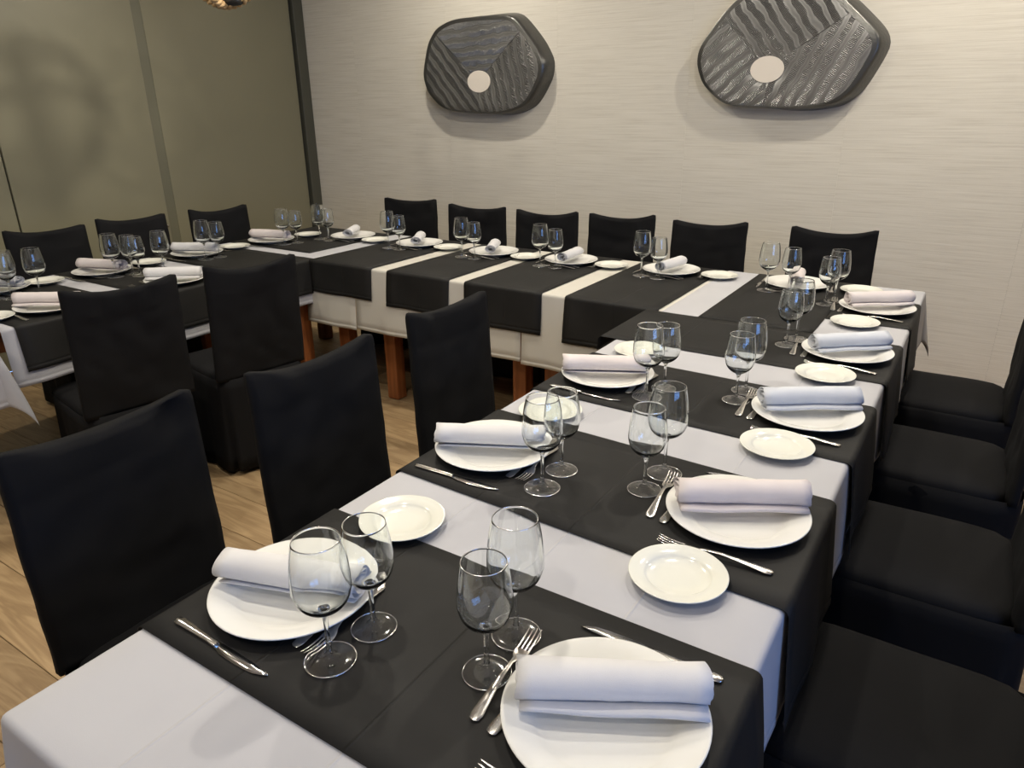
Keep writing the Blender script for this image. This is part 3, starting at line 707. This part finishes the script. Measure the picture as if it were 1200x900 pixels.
setting(q % 'nearer', (-3.135, 1.380), 180, [(-3.41, 1.47), (-3.46, 1.375)], 'p', (-3.165, 1.165), 35, (0, -.01), seed=42)

# ------------------------------------------------------------------ wall sculptures
def sculpture(pts, hole, hrs, label, angs, mats, Yf=4.40, shift=(.03, -.015)):
    cx = sum(p[0] for p in pts)/len(pts); cz = sum(p[1] for p in pts)/len(pts)
    e = empty('wall_sculpture', (cx, YB, cz)); tag(e, label, 'sculpture', 'wall sculptures')
    # resample the outline by angle from the hole
    n = 132; O = []
    P_ = [(p[0], p[1]) for p in pts]; m_ = len(P_)
    dense = []
    for i in range(m_):                 # catmull-rom closed
        p0, p1, p2, p3 = P_[i-1], P_[i], P_[(i+1) % m_], P_[(i+2) % m_]
        for j in range(8):
            t = j/8; dense.append(tuple(.5*((2*p1[a])+(-p0[a]+p2[a])*t*.8+(2*p0[a]-5*p1[a]+4*p2[a]-p3[a])*t*t*.8+(-p0[a]+3*p1[a]-3*p2[a]+p3[a])*t**3*.8) if False else p1[a]+(p2[a]-p1[a])*t for a in (0, 1)))
    for _ in range(7):                  # round the corners
        dense = [tuple((dense[i-1][a]+2*dense[i][a]+dense[(i+1) % len(dense)][a])/4 for a in (0, 1)) for i in range(len(dense))]
    def ray(ang):
        dx, dz = math.cos(ang), math.sin(ang); best = None
        for i in range(len(dense)):
            a, b = dense[i], dense[(i+1) % len(dense)]
            ex, ez = b[0]-a[0], b[1]-a[1]; den = dx*ez-dz*ex
            if abs(den) < 1e-9: continue
            t = ((a[0]-hole[0])*ez-(a[1]-hole[1])*ex)/den; s = ((a[0]-hole[0])*dz-(a[1]-hole[1])*dx)/den
            if t > 0 and -1e-6 <= s <= 1+1e-6: best = t if best is None else min(best, t)
        return best
    he = lambda a: hrs[0]*hrs[1]/math.hypot(hrs[1]*math.cos(a), hrs[0]*math.sin(a))
    # body: side wall + bevel + tube around the hole, hollow ring solid
    V = []; F = []; rings = []
    yb, yf = 0.0, Yf-YB
    spec = [(1.0, yb, 1), (1.0, yf*.35, .7), (1.0, yf*.80, .15), (.985, yf*.95, 0), (.965, yf*.985, 0)]
    for i in range(n):
        a = 2*PI*i/n; rr = ray(a); c, s = math.cos(a), math.sin(a); row = []; hr = he(a)
        for k, yy, sh in spec:
            # the rear outline sits a little to the right of the front one
            f_ = max(0, math.cos(a-R(10)))
            r_o = hr+(rr-hr)*k+.034*f_*sh*(1 if k == 1.0 else 1)
            row.append((hole[0]+c*r_o-cx, yy, hole[1]+s*r_o-cz))
        row.append((hole[0]+c*(hr+.004)-cx, yf*.94, hole[1]+s*(hr+.004)-cz)); row.append((hole[0]+c*hr-cx, yf*.90, hole[1]+s*hr-cz)); row.append((hole[0]+c*hr-cx, yb, hole[1]+s*hr-cz))
        V += row
    k_ = 8
    for i in range(n):
        j = (i+1) % n
        for t in range(k_): F.append((i*k_+t, i*k_+(t+1) % k_, j*k_+(t+1) % k_, j*k_+t))
    me = me_from('body', V, F); auto(me, 40); link('body', me, M['sbody'], e, False)
    vs, fs = lathe([(0, -.004), (1, -.004), (1, .004), (0, .004)], 40)
    o = link('inset_disc', me_from('inset_disc', vs, fs), M['disc'], e, False); o.scale = (hrs[0]+.002, hrs[1]+.002, 1); o.rotation_euler = (R(90), 0, 0); o.location = (hole[0]-cx, yf*.93, hole[1]-cz)
    # three carved face plates
    for si in range(3):
        a0, a1 = angs[si], angs[(si+1) % 3]
        if a1 < a0: a1 += 2*PI
        K, T = 40, 10; V = []; F = []
        for lay in (0, 1):
            for i in range(K+1):
                a = a0+.006+(a1-a0-.012)*i/K; rr = ray(a % (2*PI)); c, s = math.cos(a), math.sin(a); hr = he(a)
                for t in range(T+1):
                    g = t/T; r_o = (hr+.004)+((rr-hr)*.968+hr-(hr+.004))*g
                    bul = -.010*math.sin(g*PI)
                    yy = yf*.99+bul*.6+(.004 if g in (0, 1) else 0)
                    if lay: yy = yf*.93
                    V.append((hole[0]+c*r_o-cx, yy, hole[1]+s*r_o-cz))
        S = (K+1)*(T+1); ix = lambda l_, i, t: l_*S+i*(T+1)+t
        for i in range(K):
            for t in range(T):
                F.append((ix(0, i, t), ix(0, i+1, t), ix(0, i+1, t+1), ix(0, i, t+1))); F.append((ix(1, i, t), ix(1, i, t+1), ix(1, i+1, t+1), ix(1, i+1, t)))
            F.append((ix(0, i, 0), ix(1, i, 0), ix(1, i+1, 0), ix(0, i+1, 0))); F.append((ix(0, i, T), ix(0, i+1, T), ix(1, i+1, T), ix(1, i, T)))
        for t in range(T):
            F.append((ix(0, 0, t), ix(0, 0, t+1), ix(1, 0, t+1), ix(1, 0, t))); F.append((ix(0, K, t), ix(1, K, t), ix(1, K, t+1), ix(0, K, t+1)))
        me = me_from('face_plate', V, F); auto(me, 40); o = link('face_plate', me, mats[si], e, False)
    return e
ms = [sculpt_mat('carved bands near horizontal', R(3), 0), sculpt_mat('carved bands slanting left', R(-48), 2), sculpt_mat('carved bands steep', R(-76), 4)]
ms2 = [sculpt_mat('carved bands steep down right', R(-52), 1), sculpt_mat('carved bands rising right', R(38), 3), sculpt_mat('carved bands steep rising', R(62), 5)]
A_UL, A_UR, A_D = R(139), R(41), R(269)
sculpture([(-3.606, 1.72), (-3.545, 1.929), (-3.462, 2.022), (-3.31, 2.070), (-2.891, 2.069), (-2.80, 2.045), (-2.65, 1.88), (-2.585, 1.77), (-2.60, 1.67), (-2.71, 1.51), (-2.902, 1.452), (-3.418, 1.472), (-3.567, 1.60)],
          (-3.105, 1.665), (.094, .068), 'dark carved metallic hexagonal wall sculpture with hole, left of two', [A_UR, A_UL, A_D], ms)
sculpture([(-1.567, 1.721), (-1.559, 1.81), (-1.419, 1.997), (-1.28, 2.10), (-.93, 2.11), (-.79, 1.995), (-.62, 1.84), (-.595, 1.765), (-.69, 1.567), (-.775, 1.497), (-.945, 1.473), (-1.37, 1.485), (-1.521, 1.606)],
          (-1.158, 1.680), (.089, .066), 'dark carved metallic wall sculpture with hole, right and cropped by photo top', [A_UR-R(8), A_UL-R(5), A_D+R(4)], ms2)

# ------------------------------------------------------------------ rope pendant lamp
pc = Vector((-3.4, 2.65, 2.20))
e = empty('pendant_lamp', tuple(pc)); tag(e, 'rope bound round pendant lamp hanging at the top edge above left table', 'lamp')
def rope_ring(fn, N_=420, r=.0125, tw=15):
    V = []; F = []
    for s in range(3):
        pts = []
        for i in range(N_):
            t = 2*PI*i/N_; c, nn, bb = fn(t); a = tw*t/1+2*PI*s/3; pts.append(tuple(c+nn*r*math.cos(a)+bb*r*math.sin(a)))
        v, f = tube(pts, r*.80, 6, True); o = len(V); V += v; F += [tuple(k+o for k in q_) for q_ in f]
    return me_from('rope_hoop', V, F)
Rr = .205
def hoop(axis_ang, tilt=0):
    u = Vector((math.cos(axis_ang), math.sin(axis_ang), 0)); z = Vector((0, 0, 1)); nb = u.cross(z)
    z = (z*math.cos(tilt)+nb*math.sin(tilt)); nb = u.cross(z)
    def fn(t):
        d = u*math.cos(t)+z*math.sin(t); return d*Rr, d, nb
    return fn
link('rope_hoop', rope_ring(hoop(R(110), .1)), M['rope'], e); link('rope_hoop', rope_ring(hoop(R(20))), M['rope'], e)
def fn_h(t):
    d = Vector((math.cos(t), math.sin(t), 0)); return d*Rr*.98, d, Vector((0, 0, 1))
link('rope_hoop', rope_ring(fn_h), M['rope'], e)
vs, fs = lathe([(0, .205), (.012, .205), (.014, .10), (.030, .095), (.032, .03), (.028, .02), (0, .02)], 24); link('socket', me_from('socket', vs, fs), M['black'], e)
vs, fs = lathe([(0, .022), (.018, .02), (.02, .0), (.042, -.035), (.048, -.065), (.036, -.10), (0, -.114)], 24); link('bulb', me_from('bulb', vs, fs), M['bulb'], e)
vs, fs = tube([(-.09, 0, -.19), (.09, 0, -.19)], .022, 12); link('crossbar', me_from('crossbar', vs, fs), M['black'], e)
vs, fs = tube([(0, 0, .20), (0, 0, CEIL-pc.z-.03)], .004, 8); link('cord', me_from('cord', vs, fs), M['black'], e)
vs, fs = lathe([(0, .0), (.05, .0), (.052, -.02), (.02, -.032), (0, -.032)], 24); o = link('ceiling_rose', me_from('ceiling_rose', vs, fs), M['black'], e); o.location = (0, 0, CEIL-pc.z)
